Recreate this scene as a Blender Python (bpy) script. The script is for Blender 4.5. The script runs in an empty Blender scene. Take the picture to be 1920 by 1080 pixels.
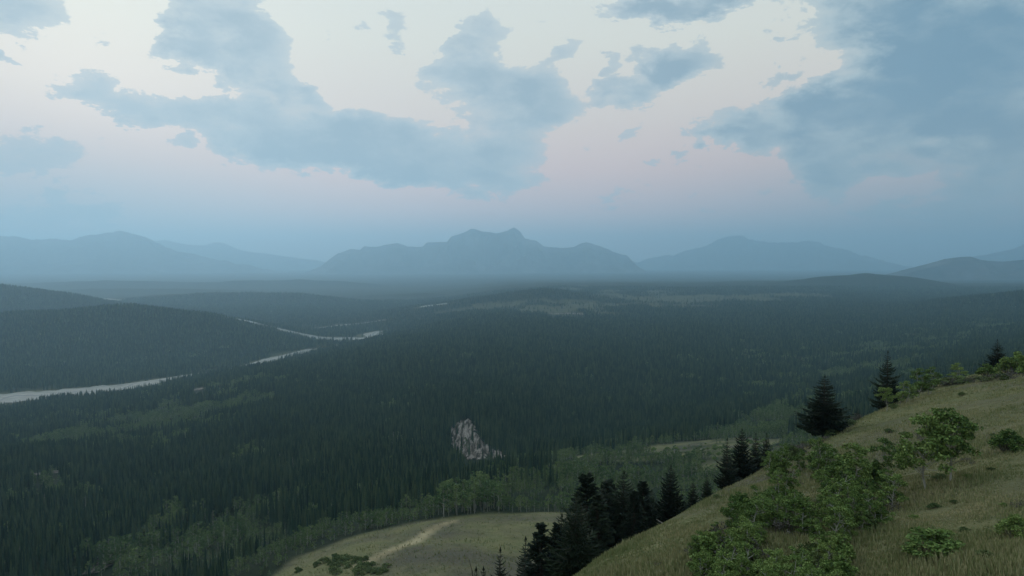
import bpy, math, random
import numpy as np
from mathutils import Vector, Matrix

random.seed(7); rng = np.random.default_rng(7)
C = bpy.context.scene
COL = C.collection
H = 400.0                       # camera height above the river
F = 1280.0                      # focal length in pixels of the 1920 wide photograph
TILT = math.atan(50 / F)        # the true horizon lies 50 px above the middle

# ------------------------------------------------------------------ camera
cam_d = bpy.data.cameras.new('camera'); cam = bpy.data.objects.new('camera', cam_d); COL.objects.link(cam)
cam_d.sensor_width = 36; cam_d.lens = 36 * F / 1920
cam_d.clip_start = 0.5; cam_d.clip_end = 120000
cam.location = (0, 0, H); cam.rotation_euler = (math.radians(90) - TILT, 0, 0)
C.camera = cam

# ------------------------------------------------------------------ exposure, sky, sun
C.view_settings.view_transform = 'Standard'; C.view_settings.look = 'None'
C.view_settings.exposure = 0.22; C.view_settings.gamma = 1.0; C.view_settings.use_curve_mapping = False
C.cycles.volume_bounces = 3; C.cycles.max_bounces = 5; C.cycles.diffuse_bounces = 2; C.cycles.transparent_max_bounces = 6
C.cycles.volume_max_steps = 64

SUN_EL, SUN_AZ = math.radians(16), math.radians(-32)     # azimuth from +Y towards +X
W = bpy.data.worlds.new('World'); C.world = W; W.use_nodes = True
wt = W.node_tree; wn = wt.nodes; wl = wt.links; wn.clear()

def nd(tree, t, **kw):
    n = tree.nodes.new(t)
    for k, v in kw.items():
        if k == 'ins':
            for a, b in v.items():
                if isinstance(b, bpy.types.NodeSocket): tree.links.new(b, n.inputs[a])
                else: n.inputs[a].default_value = b
        else: setattr(n, k, v)
    return n
def mth(tree, op, a, b=0.0, c=0.0, clamp=False):
    return nd(tree, 'ShaderNodeMath', operation=op, use_clamp=clamp, ins={0: a, 1: b, 2: c}).outputs[0]
def mixc(tree, f, a, b):
    n = nd(tree, 'ShaderNodeMix', data_type='RGBA')
    for i, v in ((0, f), (6, a), (7, b)):
        if isinstance(v, bpy.types.NodeSocket): tree.links.new(v, n.inputs[i])
        else: n.inputs[i].default_value = v
    return n.outputs[2]
def ramp(tree, f, stops):
    n = tree.nodes.new('ShaderNodeValToRGB'); e = n.color_ramp.elements
    while len(e) < len(stops): e.new(0.5)
    for el, (p, c) in zip(e, stops): el.position = p; el.color = (*c, 1)
    tree.links.new(f, n.inputs[0]); return n.outputs[0]
def lin(r, g, b):
    f = lambda v: (v / 255 / 12.92) if v / 255 <= .04045 else ((v / 255 + .055) / 1.055) ** 2.4
    return (f(r), f(g), f(b))
def lin4(r, g, b): return (*lin(r, g, b), 1)

SKYK = 0.10
tc = nd(wt, 'ShaderNodeTexCoord').outputs['Generated']
sx = nd(wt, 'ShaderNodeSeparateXYZ', ins={0: tc})
X, Y, Z = sx.outputs
sky = nd(wt, 'ShaderNodeTexSky', sky_type='NISHITA', sun_disc=False, sun_elevation=SUN_EL, sun_rotation=SUN_AZ,
         altitude=1500, air_density=1.0, dust_density=6.0, ozone_density=1.5)
K = 1 / SKYK
def sc(c, k=K): return tuple(v * k for v in c)
grad = ramp(wt, Z, [(0.0, lin(196, 186, 190)), (0.07, lin(222, 192, 190)), (0.13, lin(226, 196, 188)),
                    (0.20, lin(220, 206, 196)), (0.30, lin(218, 217, 206)), (0.45, lin(210, 220, 217)), (1.0, lin(205, 222, 234))])
gradk = nd(wt, 'ShaderNodeVectorMath', operation='SCALE', ins={0: grad, 'Scale': K}).outputs[0]
base = mixc(wt, 0.96, sky.outputs[0], gradk)
# left side veil: smoke thickens away from the glow
az = mth(wt, 'ARCTAN2', X, Y); el = mth(wt, 'ARCSINE', Z)
def smooth(v, a, b, lo=0.0, hi=1.0):
    n = nd(wt, 'ShaderNodeMapRange', interpolation_type='SMOOTHSTEP', ins={0: v, 1: a, 2: b, 3: lo, 4: hi}); return n.outputs[0]
# clouds -----------------------------------------------------------
strd = nd(wt, 'ShaderNodeVectorMath', operation='MULTIPLY', ins={0: tc, 1: (1, 1, 2.1)}).outputs[0]
def noise(v, scale, detail, rough=.55, dist=0.0, w=None):
    return nd(wt, 'ShaderNodeTexNoise', ins={'Vector': v, 'Scale': scale, 'Detail': detail, 'Roughness': rough, 'Distortion': dist})
n_big = noise(strd, 4.3, 3).outputs[0]
n_mid = noise(strd, 15.0, 10.0, .64, .2)
n_fine = noise(strd, 42.0, 5.0, .6)
warpc = nd(wt, 'ShaderNodeVectorMath', operation='SUBTRACT', ins={0: n_mid.outputs['Color'], 1: (.5, .5, .5)}).outputs[0]
warp = nd(wt, 'ShaderNodeVectorMath', operation='SCALE', ins={0: warpc, 'Scale': 0.09}).outputs[0]
ae = nd(wt, 'ShaderNodeCombineXYZ', ins={0: az, 1: el}).outputs[0]
aew = nd(wt, 'ShaderNodeVectorMath', operation='ADD', ins={0: ae, 1: warp}).outputs[0]
BL = [  # centre x, y, half width, half height, weight, tilt(deg, + = down to the right) in photograph pixels
 (30,15,120,62,1.0,-10), (0,110,40,14,.7,0), (185,70,28,16,.55,40),
 (400,10,150,50,.95,15), (490,80,85,45,1.0,35), (430,120,120,60,1.05,30), (545,165,60,34,.8,20), (595,180,40,26,.7,30), (345,80,60,60,.7,60),
 (190,190,110,30,.75,18), (300,215,120,34,.8,10), (420,200,120,30,.7,0), (230,165,80,26,.5,10),
 (560,255,230,62,1.15,4), (500,285,150,46,1.15,4), (720,265,150,62,1.15,6), (860,300,160,62,1.15,8), (930,345,90,26,.95,0), (760,325,120,22,.9,6), (640,305,170,26,1.0,4), (960,270,90,50,.9,0),
 (905,55,62,42,.85,0), (730,25,60,26,.5,15), (745,80,30,50,.5,-25), (860,130,100,58,1.1,0), (960,150,110,50,1.0,0), (1030,195,80,50,1.0,0), (1060,90,45,30,.7,-30), (1000,55,60,12,.4,0), (970,210,130,40,.8,0), (680,48,24,22,.5,0), (610,68,14,12,.5,0),
 (1275,110,105,48,1.25,0), (1240,135,70,30,1.1,0), (1160,180,66,36,.95,5), (1270,5,150,34,1.2,0), (1230,18,80,26,1.0,0), (1350,5,70,20,.9,0), (1210,180,46,30,.7,0), (1150,125,18,20,.6,0),
 (1640,40,120,70,1.15,0), (1800,60,170,110,1.25,0), (1900,140,180,150,1.3,0), (1700,165,180,80,1.15,-10), (1560,195,150,56,1.1,-14), (1420,225,120,42,1.0,-6), (1370,248,70,22,.9,0), (1470,140,60,20,.55,-10), (1640,250,170,60,1.15,0), (1530,305,80,40,1.05,20), (1555,345,50,22,.9,0), (1660,325,90,26,1.0,0), (1850,250,120,60,1.15,0), (1900,330,140,50,.8,0), (1475,72,30,14,.6,0), (1400,270,60,18,.7,0),
 (1215,298,30,12,.65,0), (1272,290,38,10,.65,-8), (1190,250,40,14,.6,-20), (1285,258,14,10,.5,0), (1095,268,20,6,.5,0), (1300,315,20,6,.4,0),
 (1160,375,85,34,.55,-20), (1425,370,40,18,.55,0), (1600,395,130,18,.5,0), (1010,350,30,30,.5,0), (1330,385,90,12,.35,0), (1800,400,180,40,.6,0), (1560,370,60,14,.6,0),
 (60,290,240,70,.55,0), (120,400,260,50,.5,0), (-260,150,240,130,.9,0), (2250,200,240,160,1.1,0), (450,-60,260,50,.9,0), (1700,-90,340,110,1.1,0)]
acc = None
def pix(px, py):
    u = (px - 960) / F; v = (540 - py) / F
    yy = math.cos(TILT) + v * math.sin(TILT); zz = -math.sin(TILT) + v * math.cos(TILT)
    return math.atan2(u, yy), math.atan2(zz, math.hypot(u, yy))
for (bx, by, rx, ry, w_, tl) in BL:
    if bx > 1380 and rx > 60: rx, ry = rx * 1.12, ry * 1.15
    a0, e0 = pix(bx, by); k = math.cos(a0) / F * 1.0
    rxa, rya = 1.08 * rx * math.cos(a0) ** 1.6 / F, 1.08 * ry * math.cos(a0) / F
    m = nd(wt, 'ShaderNodeMapping', vector_type='TEXTURE',
           ins={0: aew, 1: (a0, e0, 0), 2: (0, 0, -math.radians(tl)), 3: (rxa, rya, 1)})
    ln = nd(wt, 'ShaderNodeVectorMath', operation='LENGTH', ins={0: m.outputs[0]}).outputs['Value']
    g = nd(wt, 'ShaderNodeMapRange', interpolation_type='SMOOTHERSTEP', ins={0: ln, 1: 1.25, 2: 0.0, 3: 0.0, 4: w_}).outputs[0]
    acc = g if acc is None else mth(wt, 'ADD', acc, g)
# outside the frame the same cloud field simply goes on from noise alone
outx = smooth(mth(wt, 'ABSOLUTE', az), 0.72, 1.05); outy = smooth(el, 0.42, 0.62)
out = mth(wt, 'MAXIMUM', outx, outy)
gen = smooth(n_big, 0.46, 0.62, 0.0, 1.1)
gen = mth(wt, 'MULTIPLY', gen, out)
S = mth(wt, 'ADD', mth(wt, 'MULTIPLY', acc, mth(wt, 'SUBTRACT', 1.0, out)), gen)
nn = mth(wt, 'ADD', mth(wt, 'MULTIPLY', mth(wt, 'SUBTRACT', n_mid.outputs[0], .5), 1.3), mth(wt, 'MULTIPLY', mth(wt, 'SUBTRACT', n_fine.outputs[0], .5), .8))
D = mth(wt, 'ADD', S, nn)
mask = smooth(D, 0.35, 0.49)
thick = mth(wt, 'ADD', smooth(D, 0.5, 2.2), mth(wt, 'MULTIPLY', mth(wt, 'ADD', mth(wt, 'SUBTRACT', n_mid.outputs[0], .5), mth(wt, 'SUBTRACT', n_big, .5)), 1.3), clamp=True)
tr = mth(wt, 'MULTIPLY', mask, smooth(D, 0.37, 1.1, .66, .96))
east = smooth(az, 0.05, 0.62)
ccol = mixc(wt, thick, (*sc(lin(178, 191, 197)), 1), (*sc(lin(150, 170, 182)), 1))
cdrk = mixc(wt, thick, (*sc(lin(166, 184, 190)), 1), (*sc(lin(104, 138, 160)), 1))
ccl = mixc(wt, east, ccol, cdrk)
final = mixc(wt, tr, base, ccl)
# smoke veil low on the sky and towards the sides
veil = mth(wt, 'MULTIPLY', smooth(mth(wt, 'ABSOLUTE', mth(wt, 'SUBTRACT', az, -.02)), .12, .62), smooth(el, .24, .02))
veil = mth(wt, 'MULTIPLY', veil, .75)
final = mixc(wt, veil, final, (*sc(lin(150, 163, 168)), 1))
bg = nd(wt, 'ShaderNodeBackground', ins={0: final, 1: SKYK})
wo = nd(wt, 'ShaderNodeOutputWorld', ins={0: bg.outputs[0]})
W.cycles.sampling_method = 'MANUAL'; W.cycles.sample_map_resolution = 1024

sl = bpy.data.lights.new('sun', 'SUN'); so = bpy.data.objects.new('sun', sl); COL.objects.link(so)
sl.energy = 0.95; sl.angle = math.radians(28); sl.color = (1.0, .90, .82)
sd = Vector((math.sin(SUN_AZ) * math.cos(SUN_EL), math.cos(SUN_AZ) * math.cos(SUN_EL), math.sin(SUN_EL)))
so.rotation_euler = (-sd).to_track_quat('-Z', 'Y').to_euler(); so.location = (0, 0, 600)

# ------------------------------------------------------------------ helpers
def slope(px, py):      # drop per metre of forward distance, and sideways metres per metre
    v = (540 - py) / F; yy = math.cos(TILT) + v * math.sin(TILT); zz = -math.sin(TILT) + v * math.cos(TILT)
    return -zz / yy, (px - 960) / F / yy
def pt(px, py, d):
    s, u = slope(px, py); return (u * d, d, H - s * d)
def project(x, y, z):
    zz = z - H
    f = y * math.cos(TILT) - zz * math.sin(TILT); up = y * math.sin(TILT) + zz * math.cos(TILT)
    return 960 + F * x / f, 540 - F * up / f
def mesh_obj(name, V, Fc, mats=(), parent=None, midx=None, smooth_=False, attrs=None):
    me = bpy.data.meshes.new(name)
    V = np.asarray(V, dtype=np.float32)
    if isinstance(Fc, np.ndarray):
        n, k = Fc.shape
        me.vertices.add(len(V)); me.vertices.foreach_set('co', V.ravel())
        me.loops.add(n * k); me.loops.foreach_set('vertex_index', Fc.astype(np.int32).ravel())
        me.polygons.add(n); me.polygons.foreach_set('loop_start', np.arange(0, n * k, k, dtype=np.int32))
        me.update(calc_edges=True)
    else:
        me.from_pydata([tuple(v) for v in V], [], Fc)
    for m in mats: me.materials.append(m)
    if midx is not None: me.polygons.foreach_set('material_index', np.asarray(midx, dtype=np.int32))
    me.polygons.foreach_set('use_smooth', np.full(len(me.polygons), smooth_))
    if attrs:
        for k_, v_ in attrs.items():
            a = me.attributes.new(k_, 'FLOAT', 'POINT'); a.data.foreach_set('value', np.asarray(v_, dtype=np.float32))
    o = bpy.data.objects.new(name, me); COL.objects.link(o); o.parent = parent
    return o
def tag(o, label=None, cat=None, group=None, kind=None):
    if label: o['label'] = label
    if cat: o['category'] = cat
    if group: o['group'] = group
    if kind: o['kind'] = kind
    return o

TBL = np.random.default_rng(3).random((256, 256))
def vnoise(x, y):
    xi = np.floor(x).astype(int); yi = np.floor(y).astype(int); fx = x - xi; fy = y - yi
    fx = fx * fx * (3 - 2 * fx); fy = fy * fy * (3 - 2 * fy)
    a = TBL[xi & 255, yi & 255]; b = TBL[(xi + 1) & 255, yi & 255]; c = TBL[xi & 255, (yi + 1) & 255]; d = TBL[(xi + 1) & 255, (yi + 1) & 255]
    return (a * (1 - fx) + b * fx) * (1 - fy) + (c * (1 - fx) + d * fx) * fy - .5
def fbm(x, y, scale, oct=4, gain=.5, seed=0):
    x = np.asarray(x, float) / scale + seed * 17.3; y = np.asarray(y, float) / scale - seed * 9.7
    s = 0; a = 1
    for i in range(oct):
        s = s + a * vnoise(x, y); x, y = x * 1.93 + y * .37 + 11, y * 1.93 - x * .37 + 5; a *= gain
    return s
def sstep(v, a, b):
    t = np.clip((v - a) / (b - a), 0, 1); return t * t * (3 - 2 * t)
def smax(a, b, k):
    h = np.clip(.5 + .5 * (a - b) / k, 0, 1); return b * (1 - h) + a * h + k * h * (1 - h)

# ------------------------------------------------------------------ shape of the land
FLOOR = [(2600, None), (4000, None)]
def fl(d): return H
COLS = {   # column (photo x): [(forward distance, drop below the camera)]
 -300: [(60,110),(150,150),(300,185),(500,205),(900,262),(1300,340),(1750,392),(2300,398),(40000,400)],
 0:    [(60,110),(150,150),(300,180),(420,194),(600,232),(900,264),(1300,338),(1750,393),(2300,399),(40000,400)],
 240:  [(60,90),(150,130),(300,168),(420,196),(600,222),(800,254),(1100,298),(1500,326),(1750,350),(2000,396),(2300,399),(40000,400)],
 480:  [(60,70),(150,105),(240,118),(290,128),(380,160),(480,190),(700,224),(1050,254),(1400,280),(1800,306),(2150,342),(2450,396),(2700,399),(40000,400)],
 640:  [(60,60),(150,88),(230,103),(300,122),(370,142),(480,172),(640,205),(1000,242),(1500,270),(2300,314),(2750,352),(3150,398),(40000,400)],
 740:  [(60,56),(150,86),(230,104),(305,118),(370,136),(480,168),(640,208),(1000,240),(1600,262),(2600,303),(3100,334),(3700,397),(40000,400)],
 870:  [(60,52),(150,84),(230,103),(310,115),(380,128),(480,160),(700,226),(800,238),(850,232),(930,216),(1020,216),(1200,232),(1600,250),(2300,270),(3000,282),(3500,290),(4200,305),(5200,340),(9000,360),(40000,400)],
 960:  [(60,50),(150,82),(230,103),(310,115),(400,130),(520,162),(700,214),(830,240),(880,232),(980,222),(1150,234),(1600,254),(2300,266),(3000,270),(3500,284),(4500,285),(5500,275),(7500,258),(9000,275),(12000,330),(40000,400)],
 1100: [(60,50),(150,84),(230,104),(300,112),(400,132),(480,150),(600,172),(720,205),(950,252),(1250,264),(1650,271),(2400,276),(3400,286),(4500,282),(6000,268),(7800,254),(9000,270),(12000,330),(40000,400)],
 1250: [(60,60),(150,88),(230,104),(300,113),(450,144),(620,172),(760,200),(1000,242),(1400,273),(1900,282),(2900,290),(3700,288),(5000,280),(6500,266),(7800,252),(9000,270),(12000,330),(40000,400)],
 1400: [(60,60),(150,88),(250,104),(350,114),(500,144),(700,182),(950,222),(1400,273),(1900,282),(2900,291),(3700,286),(5000,278),(6500,262),(7800,246),(9000,268),(12000,330),(40000,400)],
 1550: [(60,60),(150,80),(250,92),(350,104),(500,133),(700,168),(900,200),(1300,254),(1800,281),(2500,293),(3300,284),(4500,270),(6500,255),(8000,238),(9500,268),(12000,330),(40000,400)],
 1700: [(60,60),(150,72),(250,84),(350,98),(550,140),(800,165),(1000,185),(1500,234),(2200,270),(3200,274),(4200,275),(5200,285),(7800,262),(9500,290),(12000,330),(40000,400)],
 1900: [(60,60),(150,66),(250,74),(400,90),(600,118),(900,145),(1600,200),(2500,234),(3600,239),(4300,232),(5200,262),(7800,255),(9500,290),(12000,330),(40000,400)],
 2250: [(60,60),(150,64),(250,70),(400,84),(600,105),(900,130),(1600,180),(2500,214),(3600,225),(4300,225),(5200,262),(7800,262),(9500,290),(12000,330),(40000,400)]}
LG0, LG1, NL = math.log(50), math.log(45000), 240
NC = 256; PX0, PX1 = -300.0, 2250.0
_ld = np.linspace(LG0, LG1, NL)
_ck = sorted(COLS); _cols = np.array([np.interp(_ld, np.log([a for a, b in COLS[k]]), [b for a, b in COLS[k]]) for k in _ck])
_pg = np.linspace(PX0, PX1, NC)
_grid = np.array([np.interp(_pg, _ck, _cols[:, j]) for j in range(NL)]).T
def _blur(g, ax, s):
    r = int(3 * s); k = np.exp(-.5 * (np.arange(-r, r + 1) / s) ** 2); k /= k.sum()
    gp = np.pad(g, [(r, r) if i == ax else (0, 0) for i in range(2)], mode='edge')
    return np.apply_along_axis(lambda v: np.convolve(v, k, 'valid'), ax, gp)
_grid = _blur(_blur(_grid, 0, 5), 1, 1.6)
def params(x, y):
    a = np.clip(np.arctan2(x, y), -math.radians(46), math.radians(46)); r = np.hypot(x, y)
    return 960 + F * np.tan(a), np.maximum(r * np.cos(a), 1)
def z_base(x, y):
    px, d = params(x, y)
    i = np.clip((px - PX0) / (PX1 - PX0) * (NC - 1), 0, NC - 1.001); j = np.clip((np.log(d) - LG0) / (LG1 - LG0) * (NL - 1), 0, NL - 1.001)
    i0 = i.astype(int); j0 = j.astype(int); fi = i - i0; fj = j - j0
    g = _grid
    dr = (g[i0, j0] * (1 - fi) + g[i0 + 1, j0] * fi) * (1 - fj) + (g[i0, j0 + 1] * (1 - fi) + g[i0 + 1, j0 + 1] * fi) * fj
    z = H - dr
    rough = sstep(z, 1.5, 30) * sstep(d, 150, 600)
    return z + sstep(d, 180, 240) * sstep(d, 560, 420) * fbm(x, y, 85, 3, .5, 13) * 9 + rough * (fbm(x, y, 260, 4, .5, 1) * 11 + fbm(x, y, 1300, 3, .5, 2) * 16 * sstep(d, 1500, 4000))
EDGE = np.array([(-300,-300),(-60,-30),(-20,18),(5.5,50),(13.6,62),(28,82),(45,98),(61,115),(87,140),(120,160),(200,190),(600,260),(2500,340)], float)
def edge_dist(x, y):
    best = np.full(np.shape(x), 1e9); sg = np.zeros(np.shape(x))
    for (ax, ay), (bx, by) in zip(EDGE[:-1], EDGE[1:]):
        dx, dy = bx - ax, by - ay; L2 = dx * dx + dy * dy
        t = np.clip(((x - ax) * dx + (y - ay) * dy) / L2, 0, 1)
        ex, ey = x - ax - t * dx, y - ay - t * dy; dd = np.hypot(ex, ey)
        s = np.sign(dx * (y - ay) - dy * (x - ax)); m = dd < best
        best = np.where(m, dd, best); sg = np.where(m, s, sg)
    return best * sg
def z_spur(x, y):
    pl = -11.5 + .25 * x - .258 * y
    pl = np.where(pl > 5, 5 + 30 * (1 - np.exp(-(pl - 5) / 30)), pl)
    t = np.maximum(edge_dist(x, y) + 4, 0)
    pl = pl - .72 * (np.sqrt(t * t + 100) - 10)
    near = sstep(np.hypot(x, y), 400, 200)
    return H + pl + near * (fbm(x, y, 22, 3, .5, 5) * 1.5 + fbm(x, y, 5, 3, .5, 6) * .42)
def crest_pts(L): return np.array([pt(*p) for p in L])
# ridges standing on the base: crest polyline and side slopes (gradient), rounding
RIDGES = [
 (crest_pts([(-700,480,5600),(-300,505,5400),(0,536,5200),(100,552,5100),(200,571,5000),(270,586,4900)]), .24, 50),
 (crest_pts([(-700,590,3700),(-300,592,3600),(0,589,3500),(120,582,3500),(230,576,3500),(320,583,3450),(380,598,3350),(440,618,3200),(500,636,3050)]), .24, 50),
 (crest_pts([(620,562,7600),(700,553,7600),(790,549,7500),(880,556,7300)]), .11, 50),
 (crest_pts([(-200,546,8800),(60,548,8800),(180,540,9000),(330,541,9000),(470,545,8800),(560,556,8400)]), .11, 50),
 (crest_pts([(1150,560,5600),(1260,551,5700),(1400,553,5700),(1500,562,5500)]), .10, 50),
 (crest_pts([(1300,588,4000),(1430,576,4200),(1560,574,4300),(1700,584,4100)]), .12, 40),
 (crest_pts([(560,566,8800),(640,560,8800),(700,566,8600),(760,580,8300)]), .10, 50),
 (crest_pts([(200,560,7000),(300,553,7000),(400,549,6900),(550,551,6800),(650,563,6500),(750,586,6200),(810,604,5900)]), .13, 60),
 (crest_pts([(-200,530,11500),(60,531,11500),(200,525,11000),(400,529,11000),(560,523,11500),(680,531,11000),(760,545,10000)]), .10, 60),
 (crest_pts([(770,574,7800),(850,556,8000),(950,540,8200),(1050,534,8400)]), .12, 60),
 (crest_pts([(1480,527,7400),(1560,517,7400),(1620,513,7400),(1690,519,7300),(1790,538,7000)]), .19, 60),
 (crest_pts([(860,576,4700),(940,556,4900),(1020,544,5000),(1080,550,5000),(1150,566,4900)]), .15, 40),
 (crest_pts([(1640,592,3600),(1760,574,3700),(1860,560,3700),(1960,548,3700),(2200,530,3700)]), .17, 40),
]
def z_ridges(x, y, z):
    for P, g, k in RIDGES:
        best = np.full(np.shape(x), -1e9)
        for a, b in zip(P[:-1], P[1:]):
            dx, dy = b[0] - a[0], b[1] - a[1]; L2 = dx * dx + dy * dy
            t = np.clip(((x - a[0]) * dx + (y - a[1]) * dy) / L2, 0, 1)
            dd = np.hypot(x - a[0] - t * dx, y - a[1] - t * dy)
            r = k * 1.5
            best = np.maximum(best, a[2] + t * (b[2] - a[2]) - g * (np.sqrt(dd * dd + r * r) - r))
        best = best + fbm(x, y, 500, 4, .5, 9) * 22 * sstep(best, 10, 80)
        z = smax(best, z, k * .35)
    return z
def ground_z(x, y):
    x = np.asarray(x, float); y = np.asarray(y, float)
    z = z_ridges(x, y, z_base(x, y))
    return smax(z_spur(x, y), z, 6)

# land cover ----------------------------------------------------------------
def blob(px, d, cx, cd, rx, rd):
    return np.exp(-((px - cx) / rx) ** 2 - (np.log(d / cd) / rd) ** 2)
def cover(x, y):
    """meadow 0..1, aspen 0..1, gravel 0..1 at a spot of the land"""
    x = np.asarray(x, float); y = np.asarray(y, float)
    px, d = params(x, y); ed = edge_dist(x, y)
    crest = np.interp(px, [300, 480, 560, 640, 720, 800, 870, 960, 1100, 1300, 1500], [215, 262, 285, 300, 306, 312, 316, 318, 330, 345, 300])
    n = fbm(x, y, 60, 4, .55, 21)
    spur = sstep(ed, 22, 8)
    knoll = sstep(d + n * 14, crest + 4, crest - 6) * sstep(px, 200, 330)
    mead2 = np.clip(sum(blob(px, d, *b) for b in ((1125, 625, 32, .035), (1180, 640, 90, .04), (1390, 600, 60, .05), (1120, 610, 30, .05), (1245, 650, 80, .07), (1330, 560, 90, .08), (1400, 480, 80, .12), (1200, 560, 45, .05), (1320, 690, 70, .04))) * 1.35 + n * 2.0 + fbm(x, y, 18, 3, .5, 28) * .5, 0, 1)
    mead2 = sstep(mead2, .5, .75) * np.clip(.62 + fbm(x, y, 22, 3, .6, 33) * 1.2, .2, .9) * (sum(blob(px, d, *b) for b in ((1250, 590, 200, .24),)) > .22)
    n2 = fbm(x, y, 420, 4, .55, 22); n3 = fbm(x, y, 900, 3, .5, 27)
    far = sum(blob(px, d, *b) * 1.4 for b in ((980, 4300, 130, .12), (1150, 5200, 200, .22), (1300, 5300, 150, .12), (1060, 4000, 80, .07), (1450, 5400, 120, .08), (1350, 4300, 120, .05)))
    far = (far > .12) * sstep(far + n2 * 2.2 + fbm(x, y, 120, 3, .6, 29) * 1.4, .52, 1.55) * .44
    meadow = np.maximum.reduce([spur, knoll, mead2, far])
    asp = blob(px, d, 1180, 560, 300, .30) * 1.6 + sstep(px, 1040, 1120) * sstep(d, 640, 520) + sstep(px, 330, 520) * sstep(px, 1150, 1050) * sstep(d, crest + 105, crest + 45) * (d > crest) * 1.5
    asp = asp + blob(px, d, 330, 430, 200, .13) * 1.5 + blob(px, d, 170, 1150, 230, .20) * .85 + blob(px, d, 330, 520, 260, .22) * .2 + blob(px, d, 380, 1350, 170, .14) * .75 + blob(px, d, 40, 760, 120, .12) * .55 + blob(px, d, 400, 900, 420, .35) * .28
    asp = asp + blob(px, d, 1650, 1300, 350, .38) * .75 + blob(px, d, 1750, 2300, 350, .3) * .6 + blob(px, d, 1500, 800, 130, .3) * .9
    asp = asp + blob(px, d, 520, 1700, 200, .1) * .55
    asp = sstep(asp + n * .95 + n3 * .6, .50, .72)
    scat = sstep(fbm(x, y, 30, 3, .6, 23), .33, .42) * sstep(d, 2300, 1500)
    asp = np.maximum(asp, scat * .8)
    return meadow, asp

# river course: pale gravel bed on the valley floor (photo x, y; half width in metres)
RIVER_A = [(-260, 775, 70), (-80, 762, 72), (0, 752, 105), (90, 744, 100), (180, 736, 92), (260, 727, 66), (350, 716, 44), (420, 703, 40), (480, 690, 55), (520, 680, 62), (560, 671, 58), (620, 658, 40), (690, 645, 36)]
RIVER_B = [(450, 628, 54), (520, 632, 64), (580, 635, 52), (650, 638, 50), (690, 641, 42), (705, 635, 42), (690, 630, 40), (712, 625, 36)]
RIVER_C = [(600, 616, 22), (640, 610, 28), (675, 608, 26), (720, 606, 18)]
RIVER_D = [(792, 594, 40), (812, 592, 90), (830, 595, 40)]
RIVER_E = [(180, 562, 20), (200, 564, 30), (225, 566, 20)]
def river_line(L):
    out = []
    for px, py, w in L:
        s, u = slope(px, py); d = (H - 1.0) / s; out.append((u * d, d, w))
    P = np.array(out); t = np.arange(len(P)); tt = np.linspace(0, len(P) - 1, (len(P) - 1) * 14 + 1)
    Q = np.stack([np.interp(tt, t, P[:, i]) for i in range(3)], 1)
    for i in range(3):
        k = np.exp(-.5 * (np.arange(-9, 10) / 4.5) ** 2); k /= k.sum()
        Q[:, i] = np.convolve(np.pad(Q[:, i], 9, mode='reflect', reflect_type='odd'), k, 'valid')
    return Q
RIV = [river_line(L) for L in (RIVER_A, RIVER_B, RIVER_C, RIVER_D, RIVER_E)]
def river_dist(x, y):
    best = np.full(np.shape(x), 1e9)
    for Q in RIV:
        for a, b in zip(Q[:-3:3], Q[3::3]):
            dx, dy = b[0] - a[0], b[1] - a[1]; t = np.clip(((x - a[0]) * dx + (y - a[1]) * dy) / (dx * dx + dy * dy + 1e-6), 0, 1)
            best = np.minimum(best, np.hypot(x - a[0] - t * dx, y - a[1] - t * dy) - (a[2] + t * (b[2] - a[2])))
    return best

# eroded clay bank outline (photo px) on the slope that faces the camera
SCAR = [(866,786),(882,784),(896,806),(908,830),(924,840),(947,847),(964,856),(964,870),(940,874),(915,878),(893,884),(878,872),(864,852),(847,834),(845,808)]
def in_poly(px, py, poly):
    c = np.zeros(np.shape(px), bool); n = len(poly)
    for i in range(n):
        (x1, y1), (x2, y2) = poly[i], poly[(i + 1) % n]
        c ^= ((y1 > py) != (y2 > py)) & (px < (x2 - x1) * (py - y1) / (y2 - y1 + 1e-9) + x1)
    return c

# ------------------------------------------------------------------ materials
def mat(name, rough=.9, spec=.15):
    m = bpy.data.materials.new(name); m.use_nodes = True
    b = m.node_tree.nodes['Principled BSDF']; b.inputs['Roughness'].default_value = rough; b.inputs['Specular IOR Level'].default_value = spec
    return m, m.node_tree, b
def objcoord(t): return nd(t, 'ShaderNodeNewGeometry').outputs['Position']
def nz(t, v, s, det=4, r=.55): return nd(t, 'ShaderNodeTexNoise', ins={'Vector': v, 'Scale': s, 'Detail': det, 'Roughness': r}).outputs[0]
def attr(t, n): return nd(t, 'ShaderNodeAttribute', attribute_name=n).outputs['Fac']

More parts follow.
